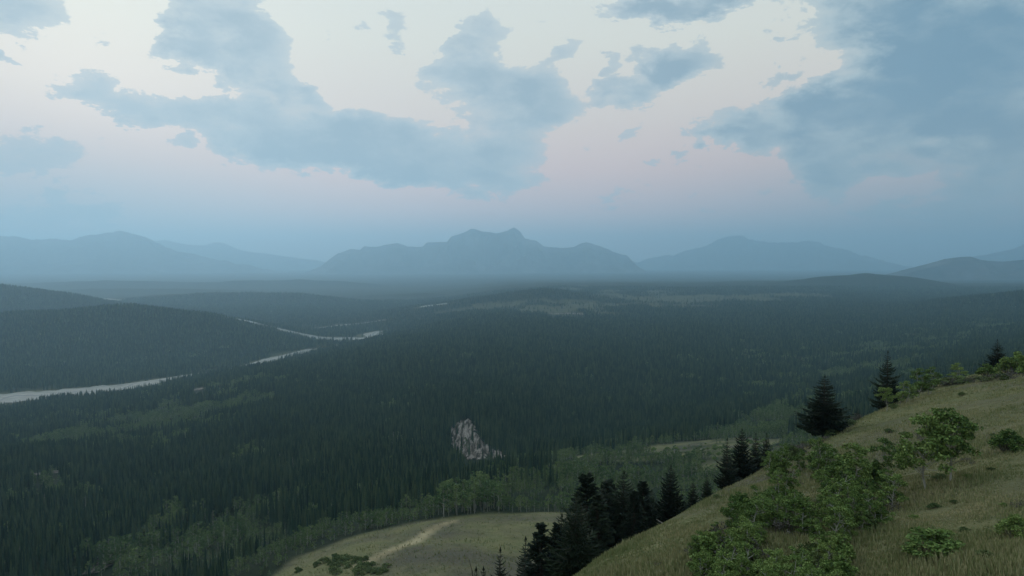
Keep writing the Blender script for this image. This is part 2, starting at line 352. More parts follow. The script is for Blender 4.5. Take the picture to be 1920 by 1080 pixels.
def ground_material():
    m, t, b = mat('land', .95, .05); P = objcoord(t)
    nA, nB, nC = nz(t, P, .012, 5), nz(t, P, .11, 5), nz(t, P, 1.3, 5, .65)
    dry = ramp(t, nB, [(.30, (.095, .108, .048)), (.46, (.20, .185, .098)), (.60, (.13, .142, .066)), (.74, (.27, .235, .14))])
    grn = ramp(t, nC, [(.3, (.085, .105, .044)), (.7, (.19, .18, .09))])
    grass = mixc(t, mth(t, 'MULTIPLY', nA, .8), dry, grn)
    sage = ramp(t, nz(t, P, .022, 5), [(.44, (0, 0, 0)), (.62, (1, 1, 1))])
    grass = mixc(t, mth(t, 'MULTIPLY', sage, .8), grass, (.088, .082, .068, 1))
    wood = ramp(t, nz(t, P, .02, 8, .7), [(.3, (.010, .018, .012)), (.55, (.022, .034, .018)), (.75, (.035, .05, .022))])
    c = mixc(t, attr(t, 'meadow'), wood, grass)
    tn = ramp(t, nz(t, P, .06, 3), [(.35, (.20, .17, .10)), (.7, (.42, .36, .22))])
    c = mixc(t, attr(t, 'track'), c, tn)
    t.links.new(c, b.inputs['Base Color'])
    h = mth(t, 'ADD', nC, mth(t, 'MULTIPLY', nz(t, P, .05, 6, .7), 6.0))
    bp = nd(t, 'ShaderNodeBump', ins={'Strength': .8, 'Distance': .6, 'Height': h}); t.links.new(bp.outputs[0], b.inputs['Normal'])
    return m
def river_material():
    m, t, b = mat('gravel_bed', .8, .2); P = objcoord(t)
    along = nd(t, 'ShaderNodeAttribute', attribute_name='across').outputs['Fac']
    al2 = nd(t, 'ShaderNodeAttribute', attribute_name='along').outputs['Fac']
    v = nd(t, 'ShaderNodeCombineXYZ', ins={0: mth(t, 'MULTIPLY', al2, .009), 1: mth(t, 'MULTIPLY', along, .07)}).outputs[0]
    f = nz(t, v, 1.0, 5, .6)
    c = ramp(t, f, [(.34, (.06, .08, .05)), (.42, (.20, .205, .19)), (.52, (.27, .28, .26)), (.60, (.13, .15, .12)), (.66, (.24, .25, .23))])
    t.links.new(c, b.inputs['Base Color']); return m
def water_material():
    m, t, b = mat('river_water', .6, .15); b.inputs['Base Color'].default_value = (.08, .11, .11, 1)
    bp = nd(t, 'ShaderNodeBump', ins={'Strength': .2, 'Distance': .2, 'Height': nz(t, objcoord(t), .5, 3)}); t.links.new(bp.outputs[0], b.inputs['Normal'])
    return m
def rock_material():
    m, t, b = mat('clay_bank', .95, .05); P = objcoord(t)
    q = nd(t, 'ShaderNodeVectorMath', operation='MULTIPLY', ins={0: P, 1: (.26, .035, .05)}).outputs[0]
    c = ramp(t, nz(t, q, 1.0, 6, .65), [(.42, (.04, .04, .03)), (.49, (.12, .105, .09)), (.56, (.25, .225, .20)), (.68, (.33, .30, .27))])
    t.links.new(c, b.inputs['Base Color'])
    bp = nd(t, 'ShaderNodeBump', ins={'Strength': 1, 'Distance': 1.5, 'Height': nz(t, q, 2.5, 6, .7)}); t.links.new(bp.outputs[0], b.inputs['Normal'])
    return m
def mountain_material():
    m, t, b = mat('mountain_slope', .95, .05); P = objcoord(t)
    c = ramp(t, nz(t, P, .0012, 8, .65), [(.35, (.03, .045, .04)), (.5, (.07, .08, .075)), (.7, (.16, .165, .165))])
    t.links.new(c, b.inputs['Base Color']); return m
def leaf_material(name, lo, mid, hi, isl=.5, ns=.016):
    m, t, b = mat(name, .75, .12)
    oi = nd(t, 'ShaderNodeObjectInfo').outputs['Random']; ge = nd(t, 'ShaderNodeNewGeometry')
    f = mth(t, 'ADD', mth(t, 'MULTIPLY', oi, 1 - isl), mth(t, 'MULTIPLY', ge.outputs['Random Per Island'], isl))
    f = mth(t, 'ADD', mth(t, 'MULTIPLY', f, .6), mth(t, 'MULTIPLY', nz(t, ge.outputs['Position'], ns, 4, .6), .55))
    c = ramp(t, f, [(.28, lo), (.52, mid), (.85, hi)])
    t.links.new(c, b.inputs['Base Color']); return m
def bark_material(name, a, c_, s=6):
    m, t, b = mat(name, .9, .1); P = nd(t, 'ShaderNodeTexCoord').outputs['Object']
    q = nd(t, 'ShaderNodeVectorMath', operation='MULTIPLY', ins={0: P, 1: (1, 1, .35)}).outputs[0]
    t.links.new(ramp(t, nz(t, q, s, 4), [(.4, a), (.6, c_)]), b.inputs['Base Color']); return m
M = dict(
    ground=ground_material(), gravel=river_material(), water=water_material(), rock=rock_material(), mount=mountain_material(),
    needle=leaf_material('spruce_needles', (.006, .012, .008), (.013, .024, .013), (.026, .040, .020), .6),
    conifer=leaf_material('conifer_needles', (.008, .026, .018), (.022, .050, .030), (.066, .096, .048), .14),
    aspen=leaf_material('aspen_leaves', (.030, .064, .024), (.080, .135, .048), (.17, .22, .085), .35),
    sapling=leaf_material('sapling_leaves', (.036, .074, .02), (.10, .165, .042), (.24, .31, .095), .6),
    shrub=leaf_material('shrub_leaves', (.040, .066, .025), (.085, .125, .045), (.16, .19, .075), .6),
    grey=leaf_material('dry_twigs', (.05, .048, .04), (.085, .08, .068), (.12, .11, .095), .6),
    blade=leaf_material('grass_blades', (.095, .145, .050), (.185, .215, .088), (.42, .37, .215), .5, .12),
    bark=bark_material('conifer_bark', (.03, .024, .018), (.07, .055, .042)),
    white=bark_material('aspen_bark', (.22, .21, .18), (.42, .41, .36)),
    deadw=bark_material('dead_wood', (.16, .15, .13), (.32, .30, .27)),
)

# ------------------------------------------------------------------ ground sheet
def build_ground():
    A = np.concatenate([np.linspace(-180, -46, 40, endpoint=False), np.linspace(-46, 46, 640, endpoint=False), np.linspace(46, 180, 40, endpoint=False)])
    A = np.radians(A); R = np.exp(np.linspace(math.log(6), math.log(45000), 500))
    na, nr = len(A), len(R)
    rr, aa = np.meshgrid(R, A, indexing='ij'); x, y = rr * np.sin(aa), rr * np.cos(aa)
    z = ground_z(x, y)
    V = np.concatenate([np.stack([x.ravel(), y.ravel(), z.ravel()], 1), [[0, 0, float(ground_z(0., 0.))]]])
    i = np.arange(nr - 1)[:, None] * na; j = np.arange(na)[None, :]; j2 = (j + 1) % na
    Q = np.stack([i + j, i + j2, i + na + j2, i + na + j], -1).reshape(-1, 4)[:, ::-1]
    c = len(V) - 1
    Q = np.concatenate([Q, np.stack([np.full(na, c), (np.arange(na) + 1) % na, np.arange(na), np.arange(na)], 1)[:, [0, 1, 2, 2]]])
    Q = Q[:-na]
    T0 = len(Q)
    me_V = V[:, :]
    md, _ = cover(V[:, 0], V[:, 1])
    px, d = params(V[:, 0], V[:, 1])
    # worn pale track that runs along the lower meadow's shoulder
    tx, ty = track_line(); td = np.full(len(V), 1e9)
    for k in range(len(tx) - 1):
        dx, dy = tx[k+1]-tx[k], ty[k+1]-ty[k]; t = np.clip(((V[:,0]-tx[k])*dx+(V[:,1]-ty[k])*dy)/(dx*dx+dy*dy),0,1)
        td = np.minimum(td, np.hypot(V[:,0]-tx[k]-t*dx, V[:,1]-ty[k]-t*dy))
    tr_ = sstep(td, 4.6, 1.2)
    rd = river_dist(V[:, 0], V[:, 1])
    bank = sstep(rd, 60, 5) * .55
    md = np.maximum(md, bank)
    o = mesh_obj('ground', me_V, Q, [M['ground']], smooth_=True, attrs={'meadow': md, 'track': tr_})
    tag(o, kind='structure'); return o
def track_line():
    P = [(668,1035,235),(700,1022,245),(740,1008,258),(780,992,274),(815,980,290),(850,971,303)]
    Q = [pt(*p) for p in P]; return [q[0] for q in Q], [q[1] for q in Q]
ground = build_ground()

def ribbon(name, Q, m, lift, k=1.0, wob=0.0, nacross=6, seed=0):
    V, A1, A2 = [], [], []; L = 0
    T = np.gradient(Q[:, :2], axis=0); T /= np.linalg.norm(T, axis=1)[:, None] + 1e-9; N = np.stack([-T[:, 1], T[:, 0]], 1)
    ww = 1 + .45 * fbm(np.arange(len(Q)), np.zeros(len(Q)), 4, 3, .6, seed + 31); w2 = 1 + .45 * fbm(np.arange(len(Q)), np.zeros(len(Q)), 4, 3, .6, seed + 32)
    off = wob * fbm(np.arange(len(Q)), np.zeros(len(Q)), 9, 3, .6, seed + 40)
    for i, q in enumerate(Q):
        if i: L += np.hypot(*(Q[i, :2] - Q[i-1, :2]))
        for j in range(nacross + 1):
            s = (j / nacross * 2 - 1); w = q[2] * k * (ww[i] if s > 0 else w2[i])
            c = Q[i, :2] + N[i] * (s * w + off[i] * q[2]); V.append((c[0], c[1], 0)); A1.append(s * w + off[i] * q[2]); A2.append(L)
    V = np.array(V); V[:, 2] = np.maximum(ground_z(V[:, 0], V[:, 1]), 0.3) + lift
    n = nacross + 1; Fs = np.array([[i*n+j, i*n+j+1, (i+1)*n+j+1, (i+1)*n+j] for i in range(len(Q)-1) for j in range(nacross)])
    o = mesh_obj(name, V, Fs, [m], attrs={'across': A1, 'along': A2}); tag(o, kind='structure'); return o
for i, Q in enumerate(RIV):
    ribbon('river_bed', Q, M['gravel'], 1.6, seed=i)
    ribbon('river', Q, M['water'], 1.9, .13, 1.3, 2, seed=i + 7)
for spot in ([(366,733,10),(376,729,16),(384,727,8)], [(66,893,5),(74,889,7)], [(100,889,4),(106,884,6)], [(1030,589,16),(1060,588,26),(1100,590,18)], [(172,1079,6),(205,1052,7),(212,1046,5)]):
    L = []
    for px, py, w in spot:
        s, u = slope(px, py); ds = np.exp(np.linspace(math.log(300), math.log(6000), 900)); zz = ground_z(u * ds, ds); hit = np.argmax(zz > H - s * ds)
        L.append((u * ds[hit], ds[hit], w))
    P = np.array(L); tt = np.linspace(0, len(P)-1, 12); P = np.stack([np.interp(tt, np.arange(len(P)), P[:, i]) for i in range(3)], 1)
    bare = ribbon('bare_ground', P, M['rock'], 1.2, seed=len(L) + int(P[0, 1]))

# ------------------------------------------------------------------ mountains
def ridge_line(name, L, D, seed, depth=3500, jag=1.0):
    xs = np.array([pt(p[0], p[1], D)[0] for p in L]); zs = np.array([pt(p[0], p[1], D)[2] for p in L])
    n = 360; X_ = np.linspace(xs[0], xs[-1], n); Z0 = np.interp(X_, xs, zs)
    Z0 = Z0 + jag * fbm(X_, np.zeros(n), 900, 5, .6, seed) * 60
    end = sstep(X_, xs[0], xs[0] + 900) * sstep(X_, xs[-1], xs[-1] - 900)
    Z0 = -40 + (Z0 + 40) * (.0 + 1 * end)
    t = np.linspace(-1, 1, 41); tt, xx = np.meshgrid(t, X_, indexing='ij')
    yy = D + tt * depth + fbm(xx, tt * 1000, 2500, 3, .5, seed + 1) * 700 * (1 - abs(tt)) * (tt != 0)
    prof = (1 - abs(tt)) ** 1.25
    rid = 1 - np.abs(fbm(xx, yy, 1500, 5, .55, seed + 2)) * 1.6
    z = -60 + (Z0[None, :] + 60) * prof * (1 - (1 - rid) * np.minimum(abs(tt) * 5, 1) * 1.1)
    V = np.stack([xx.ravel(), yy.ravel(), z.ravel()], 1)
    i = np.arange(40)[:, None] * n; j = np.arange(n - 1)[None, :]
    Fs = np.stack([i + j, i + j + 1, i + n + j + 1, i + n + j], -1).reshape(-1, 4)
    o = mesh_obj(name, V, Fs, [M['mount']], smooth_=False); tag(o, kind='structure')
ridge_line('mountain', [(560,520),(600,500),(632,476),(655,468),(675,470),(683,461),(705,463),(745,456),(765,463),(792,464),(800,456),(838,452),(846,442),(866,437),(884,429),(905,434),(930,437),(952,432),(964,426),(976,434),(984,446),(1005,450),(1020,461),(1052,465),(1075,463),(1100,454),(1125,461),(1150,472),(1176,480),(1192,497),(1212,510),(1240,545)], 24000, 1)
ridge_line('mountain', [(-500,470),(-300,440),(-100,432),(0,441),(60,448),(135,449),(148,443),(168,438),(200,437),(226,432),(250,438),(275,446),(290,458),(330,470),(400,484),(480,500),(560,515),(660,530)], 25000, 2, jag=2.4)
ridge_line('mountain', [(180,480),(250,455),(310,449),(330,454),(355,460),(385,459),(402,454),(420,457),(450,469),(520,478),(600,490),(700,510)], 34000, 3)
ridge_line('mountain', [(1100,500),(1200,490),(1280,474),(1325,462),(1345,449),(1368,442),(1392,443),(1405,452),(1440,455),(1500,452),(1535,455),(1555,463),(1610,478),(1680,492),(1800,515)], 33000, 4, jag=2.6)
ridge_line('mountain', [(1560,540),(1680,510),(1735,496),(1770,485),(1800,481),(1820,481),(1840,487),(1880,490),(1920,487),(2000,478),(2200,450),(2500,455)], 12500, 5, depth=1600, jag=.35)
ridge_line('mountain', [(1750,490),(1850,478),(1900,466),(1940,448),(2050,430),(2300,440),(2500,480)], 26000, 6)

# ------------------------------------------------------------------ haze
def build_haze():
    x0, x1, y0, y1, z0, z1 = -46000, 46000, -46000, 46000, -75, 2050
    V = [(x, y, z) for z in (z0, z1) for y in (y0, y1) for x in (x0, x1)]
    Fs = [(0,2,3,1),(4,5,7,6),(0,1,5,4),(2,6,7,3),(0,4,6,2),(1,3,7,5)]
    m = bpy.data.materials.new('smoky_air'); m.use_nodes = True; t = m.node_tree; t.nodes.clear()
    v = nd(t, 'ShaderNodeVolumePrincipled', ins={'Color': (.49, .775, .98, 1), 'Density': 7.2e-5, 'Anisotropy': 0.5})
    nd(t, 'ShaderNodeOutputMaterial', ins={1: v.outputs[0]})
    o = mesh_obj('haze', V, Fs, [m]); tag(o, kind='stuff')
build_haze()
#VEG
# ------------------------------------------------------------------ plant shapes (all sizes in metres, root at the origin)
class Geo:
    def __init__(s): s.v = []; s.f = []; s.n = 0
    def add(s, v, f):
        v = np.asarray(v, float).reshape(-1, 3); f = np.asarray(f, int); s.v.append(v); s.f.append(f + s.n); s.n += len(v)
    def tube(s, pts, rad, k=5):
        pts = np.asarray(pts, float); a = np.arange(k) * 2 * math.pi / k; ring = np.stack([np.cos(a), np.sin(a), 0 * a], 1); V = []
        for i, p in enumerate(pts):
            d = pts[min(i + 1, len(pts) - 1)] - pts[max(i - 1, 0)]; d /= np.linalg.norm(d) + 1e-9
            u = np.cross(d, [0.3, 1, .1]); u /= np.linalg.norm(u); w = np.cross(d, u)
            V.append(p + rad[i] * (ring[:, :1] * u + ring[:, 1:2] * w))
        n = len(pts); F_ = [[i*k+j, i*k+(j+1) % k, (i+1)*k+(j+1) % k, (i+1)*k+j] for i in range(n-1) for j in range(k)]
        s.add(np.concatenate(V), F_)
    def quads(s, c, ax, ay):
        n = len(c); V = np.stack([c - ax, c - ay * .9, c + ax, c + ay * .9], 1).reshape(-1, 3)
        s.add(V, np.arange(n * 4).reshape(-1, 4))
    def mesh(s, name, m):
        V = np.concatenate(s.v); F_ = np.concatenate(s.f)
        o = mesh_obj(name, V, F_, [m]); me = o.data; COL.objects.unlink(o); bpy.data.objects.remove(o); return me
def rdir(r, n):
    a = r.normal(size=(n, 3)); return a / np.linalg.norm(a, axis=1)[:, None]
def leaves(g, r, centre, rad, n, size, flat=.7):
    """n leaf-sized faces through a clump"""
    c = centre + rdir(r, n) * (r.random((n, 1)) ** .45) * np.asarray(rad)
    ax = rdir(r, n); up = rdir(r, n); ay = np.cross(ax, up); ay /= np.linalg.norm(ay, axis=1)[:, None] + 1e-9
    sz = size * (.6 + .8 * r.random((n, 1)))
    g.quads(c, ax * sz, ay * sz * flat)

def spruce_meshes(seed, h=10.0, w=2.6, clear=.07, dome=.9, lev=30, ragged=.16, droop=.12, upt=.22, dens=1.0, bn=9, rise=.35):
    """needle conifer: straight trunk; whorls of boughs, each a feathered spray with side twigs"""
    r = np.random.default_rng(seed); tr = Geo(); cr = Geo()
    lx, ly = (r.random(2) - .5) * .03 * h
    axis = lambda t: np.array([lx * t * t, ly * t * t, t * h])
    tr.tube([axis(t) for t in (0, .1, .35, .7, 1)], [.022 * h, .016 * h, .012 * h, .006 * h, .001 * h], 7)
    V = []; Fq = []
    for L in range(lev):
        t = clear + (1 - clear) * (L + r.random() * .6) / lev
        if t > .985: continue
        Rr = w * (1 - t) ** dome * (1 - .35 * max(0, (.16 - t) / .16)) * (1 + (r.random() - .5) * ragged * 2) + .03 * w
        nb = max(4, int(bn * (1 - t * .45) * dens)); a0 = r.random() * 6.3
        for k in range(nb):
            if r.random() > .94: continue
            a = a0 + k * 6.283 / nb + (r.random() - .5) * .5; R = Rr * (.72 + .46 * r.random())
            if r.random() < .07: R *= 1.2
            o = np.array([math.cos(a), math.sin(a), 0]); sd = np.array([-o[1], o[0], 0]); base_ = axis(t)
            ns = 5; c = []
            for q in range(ns + 1):
                u = q / ns; c.append(base_ + o * R * u + np.array([0, 0, R * (-droop * math.sin(u * 2.6) * 1.3 + upt * u * u) + (t - .3) * rise * R * u]))
            tr.tube([c[0], c[2], c[4]], [.004 * h * (1 - t) + .006, .004 * h * (1 - t) + .003, .002], 3)
            for q in range(ns):
                mid = (c[q] + c[q + 1]) / 2; dirv = c[q + 1] - c[q]; ln = R * (.36 - .20 * q / ns) * (.8 + .5 * r.random())
                if q == 0: ln *= .6
                for s_ in (-1, 1):
                    tip = mid + sd * s_ * ln + dirv * (1.0 + .5 * r.random()) + np.array([0, 0, -.16 * ln * (1 + r.random())])
                    wd = dirv * .62
                    b = len(V); V += [c[q] - wd * .1, c[q] + wd * 1.15, tip + wd * .10, tip - wd * .12]; Fq.append([b, b + 1, b + 2, b + 3])
                # hanging needle fringe gives the bough thickness
                b = len(V); hd = np.array([0, 0, -R * .11 * (1 + r.random())]); V += [c[q], c[q + 1], c[q + 1] + hd * .7 + sd * (r.random() - .5) * .1 * R, c[q] + hd]; Fq.append([b, b + 1, b + 2, b + 3])
            b = len(V); V += [c[-1] - sd * .045 * R, c[-1] + sd * .045 * R, c[-1] + o * .17 * R + [0, 0, .05 * R], c[-1] + o * .12 * R]; Fq.append([b, b + 1, b + 2, b + 3])
    top = axis(1)
    for k in range(6):
        a = k * 1.05; b = len(V); o = np.array([math.cos(a), math.sin(a), 0]); V += [top - [0, 0, .05 * h], top + o * .012 * h - [0, 0, .035 * h], top + [0, 0, .015 * h], top - [0, 0, .02 * h]]; Fq.append([b, b + 1, b + 2, b + 3])
    cr.add(V, Fq)
    return tr.mesh('trunk', M['bark']), cr.mesh('crown', M['needle'])

def fir_meshes(seed, h=10.0, w=2.6, clear=.06):
    """old broad fir: uneven, rounded outline of many shaggy boughs"""
    r = np.random.default_rng(seed); tr = Geo(); cr = Geo()
    tr.tube([(0, 0, 0), (.03 * h, 0, .3 * h), (0, .02 * h, .65 * h), (.01 * h, 0, .96 * h)], [.028 * h, .02 * h, .012 * h, .002 * h], 7)
    nb = 210
    for k in range(nb):
        t = clear + (1 - clear) * (k + r.random()) / nb; a = r.random() * 6.283
        prof = min(1, (1 - t) * 1.35 + .12) ** .85 * (1 - .3 * max(0, .3 - t))
        R = w * prof * (.62 + .5 * r.random()); o = np.array([math.cos(a), math.sin(a), 0]); base_ = np.array([0, 0, t * h])
        end = base_ + o * R + np.array([0, 0, R * (.02 + .32 * (t - .35)) + .02 * h])
        tr.tube([base_, base_ * .5 + end * .5 + [0, 0, -.04 * R], end], [.005 * h, .0035 * h, .001 * h], 3)
        n = 40
        u = .30 + .72 * r.random(n); c = base_ + (end - base_) * u[:, None] + r.normal(size=(n, 3)) * np.array([.10, .10, .05]) * R * u[:, None]
        sd = np.array([-o[1], o[0], 0]); ax = (o * .5 + sd * (r.random((n, 1)) - .5) * 1.6 + [0, 0, .12]); ax /= np.linalg.norm(ax, axis=1)[:, None]
        ay = np.cross(ax, [0, 0, 1.0]) * .45 + r.normal(size=(n, 3)) * .25
        sz = .024 * h * (.6 + .8 * r.random((n, 1))); cr.quads(c, ax * sz, ay * sz * .9)
    return tr.mesh('trunk', M['bark']), cr.mesh('crown', M['needle'])

def forest_conifer_mesh(seed, slim=1.0):
    """narrow forest spruce 1 m tall (scaled when placed): jagged skirts round a stem"""
    r = np.random.default_rng(seed); g = Geo(); V = []; Fc = []
    tiers = 9
    for i in range(tiers):
        t0 = .10 + .90 * i / tiers; R = .125 * slim * (1 - t0) ** .75 * (.8 + .4 * r.random()) + .008; k = 7; a0 = r.random() * 6
        zt = min(1.0, t0 + .20)
        for j in range(k):
            a, a1 = a0 + j * 6.283 / k, a0 + (j + .92) * 6.283 / k; m_ = (a + a1) / 2; rr_ = R * (.7 + .6 * r.random()); dz = -.03 - .03 * r.random()
            b = len(V); V += [(0, 0, zt), (.62 * R * math.cos(a), .62 * R * math.sin(a), t0), (rr_ * math.cos(m_), rr_ * math.sin(m_), t0 + dz), (.62 * R * math.cos(a1), .62 * R * math.sin(a1), t0)]
            Fc.append([b, b + 1, b + 2, b + 3])
    g.add(V, Fc); g.tube([(0, 0, -.05), (0, 0, .2)], [.012, .010], 4)
    return g.mesh('spruce_tree', M['conifer'])
def aspen_meshes(seed, low=.42, spread=.19, nc=13):
    """grown aspen 1 m tall (scaled when placed): bare pale stem, leafy upper half made of clumps"""
    r = np.random.default_rng(seed); tr = Geo(); cr = Geo(); b1, b2 = (r.random(2) - .5) * .08
    tr.tube([(0, 0, -.04), (b1, 0, .3), (b1 * .6, b2, .6), (0, b2, .93)], [.014, .011, .008, .002], 5)
    for k in range(nc):
        t = low + (.94 - low) * (k + r.random()) / nc; a = r.random() * 6.283; R = spread * math.sin(min(1, (1.06 - t) * 1.6) * 1.57) * (.5 + .6 * r.random())
        c = np.array([R * math.cos(a), R * math.sin(a), t])
        tr.tube([(b1 * .6, b2 * t, t - .10), c], [.005, .002], 3)
        leaves(cr, r, c, (.085, .085, .062), 20, .030)
    return tr.mesh('trunk', M['white']), cr.mesh('crown', M['aspen'])
def sapling_meshes(seed, tall=1.0, leaf=.019, stems=1, lean=0.0, clear=.3, n_cl=26, spread=.30, mtl='sapling', bark='white', nl=100, crad=.095):
    """young hillside aspen about 1 unit tall: forked pale limbs, ragged flat-topped foliage layers"""
    r = np.random.default_rng(seed); tr = Geo(); cr = Geo()
    for s_ in range(stems):
        ox, oy = ((r.random(2) - .5) * .34 * (stems > 1)); lx = lean + (r.random() - .5) * .12; hh = .98 * (1 if s_ == 0 else .65 + .3 * r.random())
        ax = lambda t: np.array([ox + lx * t * t, oy + .05 * math.sin(t * 5 + seed), t * hh])
        tr.tube([ax(t) for t in (-.04, .2, .45, .7, .95)], [.017, .013, .010, .006, .002], 5)
        m = max(6, n_cl // stems)
        for k in range(m):
            t = clear + (1 - clear) * (k + r.random()) / m; a = r.random() * 6.283
            R = spread * (1 - ((t - .55) / .62) ** 2) * (.35 + .75 * r.random()) / (1 if stems == 1 else 1.35)
            st = ax(max(.1, t - .22 * r.random() - .05)); c = ax(t) + np.array([R * math.cos(a), R * math.sin(a), .03 * r.random()])
            tr.tube([st, st * .45 + c * .55 + [0, 0, -.02], c], [.006, .004, .0015], 3)
            leaves(cr, r, c, (crad, crad, crad * .62), nl, leaf)
        for k in range(5):      # bare lower twigs
            t = .12 + clear * .8 * r.random(); a = r.random() * 6.283; R = .12 + .1 * r.random(); st = ax(t)
            tr.tube([st, st + [R * .6 * math.cos(a), R * .6 * math.sin(a), .03], st + [R * math.cos(a), R * math.sin(a), .10 * r.random()]], [.005, .003, .001], 3)
    return tr.mesh('trunk', M[bark]), cr.mesh('crown', M[mtl])
def shrub_meshes(seed, mtl='shrub', n=26, nl=52, leaf=.036, hgt=.5):
    """low rounded bush, 1 unit wide"""
    r = np.random.default_rng(seed); tr = Geo(); cr = Geo()
    for k in range(n):
        a = r.random() * 6.283; q = r.random() ** .6 * .45; zz = hgt * (1 - (q / .55) ** 2) * (.45 + .55 * r.random())
        c = np.array([q * math.cos(a), q * math.sin(a), zz]); tr.tube([(c[0] * .3, c[1] * .3, -.03), c * .6 + [0, 0, .02], c], [.012, .007, .003], 3)
        leaves(cr, r, c, (.13, .13, .09), nl, leaf)
    return tr.mesh('stem', M['grey']), cr.mesh('foliage', M[mtl])

def thing(name, loc, rz, scale, parts, label, cat, group=None, tilt=(0, 0)):
    o = bpy.data.objects.new(name, None); COL.objects.link(o); o.empty_display_size = .1
    o.location = loc; o.rotation_euler = (tilt[0], tilt[1], rz); o.scale = (scale if isinstance(scale, tuple) else (scale,) * 3)
    tag(o, label, cat, group)
    for n, me in parts:
        c = bpy.data.objects.new(n, me); COL.objects.link(c); c.parent = o
    return o
def gz(x, y): return float(ground_z(np.array([x]), np.array([y]))[0])
def spot(px, py, d): s, u = slope(px, py); return u * d, d

# ------------------------------------------------------------------ forest over the valley
def scatter():
    rs = np.random.default_rng(11); out = []
    d = 215.0
    while d < 6800:
        sp = 4.0 if d < 1000 else 4.0 * (d / 1000) ** .80
        # rings of jittered spots
        half = d * math.tan(math.radians(41)); n = int(2 * half / sp)
        x = (np.arange(n) + rs.random(n)) / n * 2 * half - half; y = d + (rs.random(n) - .5) * sp * 1.6
        out.append(np.stack([x, y, np.full(n, sp)], 1)); d += sp * (1.05 if d < 1500 else 1.35)
    P = np.concatenate(out); x, y, sp = P.T
    px, dd = params(x, y)
    ed = edge_dist(x, y); z = ground_z(x, y)
    keep = (ed > 30) & (np.hypot(x, y) > 200)
    md, asp = cover(x, y)
    keep &= md < (.16 + .3 * rs.random(len(x)))
    rd = river_dist(x, y); keep &= rd > 6 + 34 * rs.random(len(x)) * (rs.random(len(x)) < .8)
    keep &= ~((rd < 90) & (fbm(x, y, 60, 3, .5, 41) < -.12))
    PX, PY = project(x, y, z + 3)
    PXt, PYt = project(x, y, z + 15)
    sc_ = (in_poly(PX, PY, SCAR) | in_poly(PXt, PYt, SCAR)) & (dd > 600) & (dd < 1080); keep &= ~(sc_ & (rs.random(len(x)) < .97))
    keep &= (px > -260) & (px < 2150)
    for bx, by, br in ((375, 731, 10), (70, 891, 8), (103, 887, 7), (372, 729, 9), (1060, 589, 34), (206, 1056, 10)):
        near_ = (np.abs(PXt - bx) < br) & (PY > by - 5) & (PYt < by + 4) ; keep_spot = ~(near_ & (rs.random(len(x)) < .9)); keep &= keep_spot
    x, y, z, sp, asp, px, dd, PX = (v[keep] for v in (x, y, z, sp, asp, px, dd, PX))
    isA = asp > rs.random(len(x)) * .9 + .05
    h = np.where(isA, (3.5 + 8 * rs.random(len(x))) * np.clip(1 + fbm(x, y, 34, 3, .6, 49) * 1.3, .5, 1.5), (10 + 13 * rs.random(len(x)) ** .8))
    h = h * np.where(isA & (px > 950) & (dd > 400) & (dd < 900), .72, 1) * np.where(isA & (dd < 400), .88, 1)
    h = h * (1 - .45 * sstep(dd, 520, 330) * ~isA) * (.85 + .4 * (fbm(x, y, 120, 3, .5, 44) + .5) * .6)
    # the canopy grows coarser with distance
    wd = np.where(isA, 1.15, 1.0) * np.clip(sp / 4.0, 1, 3.2) ** .75 * .9 * (.8 + .4 * rs.random(len(x)))
    keepA = ~isA | (rs.random(len(x)) < np.clip(.85 + fbm(x, y, 26, 3, .6, 47) * 2.0, .3, 1))
    edgeb = isA & (dd < 420) & (px < 820); h = np.where(edgeb, h * .62, h)
    return [v[keepA] for v in (x, y, z, h, wd, isA, dd)]
fx, fy, fz, fh, fw, fA, fd = scatter()
def visible(x, y, ztop, n=40):
    ok = np.ones(len(x), bool)
    for t in np.linspace(.08, .97, n):
        ok &= (H + (ztop - H) * t) > ground_z(x * t, y * t) + 1.0
    return ok
NCON, NASP = 5, 4
bare_px = lambda px, d: (px > 820) & (px < 1100) & (d < 380)
con_me = [forest_conifer_mesh(100 + i, s) for i, s in enumerate((.85, 1.0, 1.15, 1.0, .75))]
asp_me = [aspen_meshes(200), aspen_meshes(201, .36, .22, 15), aspen_meshes(202, .14, .27, 19), aspen_meshes(203, .08, .32, 21)]
TX, TY = project(fx, fy, fz + fh)
BX, BY = project(fx, fy, fz)
inside = (TX > 6) & (TX < 1912) & (TY < 1060) & (TY > 400)
size = fh / fd
def pick(maskk, n, cand):
    idx = np.where(maskk & inside)[0]; idx = idx[np.argsort(-size[idx])][:cand]
    idx = idx[visible(fx[idx], fy[idx], fz[idx] + fh[idx] * .7)]
    # behind the spur's own front trees one sees nothing
    return idx[:n]
ic = pick(~fA, 285, 2500); ia = pick(fA, 285, 2500)
forest_roots = {}
def region_words(px, py):
    if px < 330: return 'at the foot of the dark slope west of the grassy knoll'
    if px < 700: return 'above the pale aspens that edge the grassy knoll'
    if px < 1000: return 'in the ravine between the clay bank and the knoll'
    return 'beyond the aspen slope behind the dark ridge firs'
def aspen_words(px, py, d):
    if px < 420: return 'near the downhill tip of the grassy knoll'
    if px < 560: return 'where the grassy knoll starts to rise'
    if px < 720: return 'beside the worn track on the knoll'
    if px < 850: return 'behind the highest swell of the knoll'
    if d < 400 and px < 960: return 'along the back edge of the knoll meadow'
    if d < 400: return 'at the meadow end nearest the dark fir grove'
    if px < 1150: return 'on the leafy slope behind the fir grove'
    return 'below the brow near the small upper clearing'
used = np.zeros(len(fx), bool)
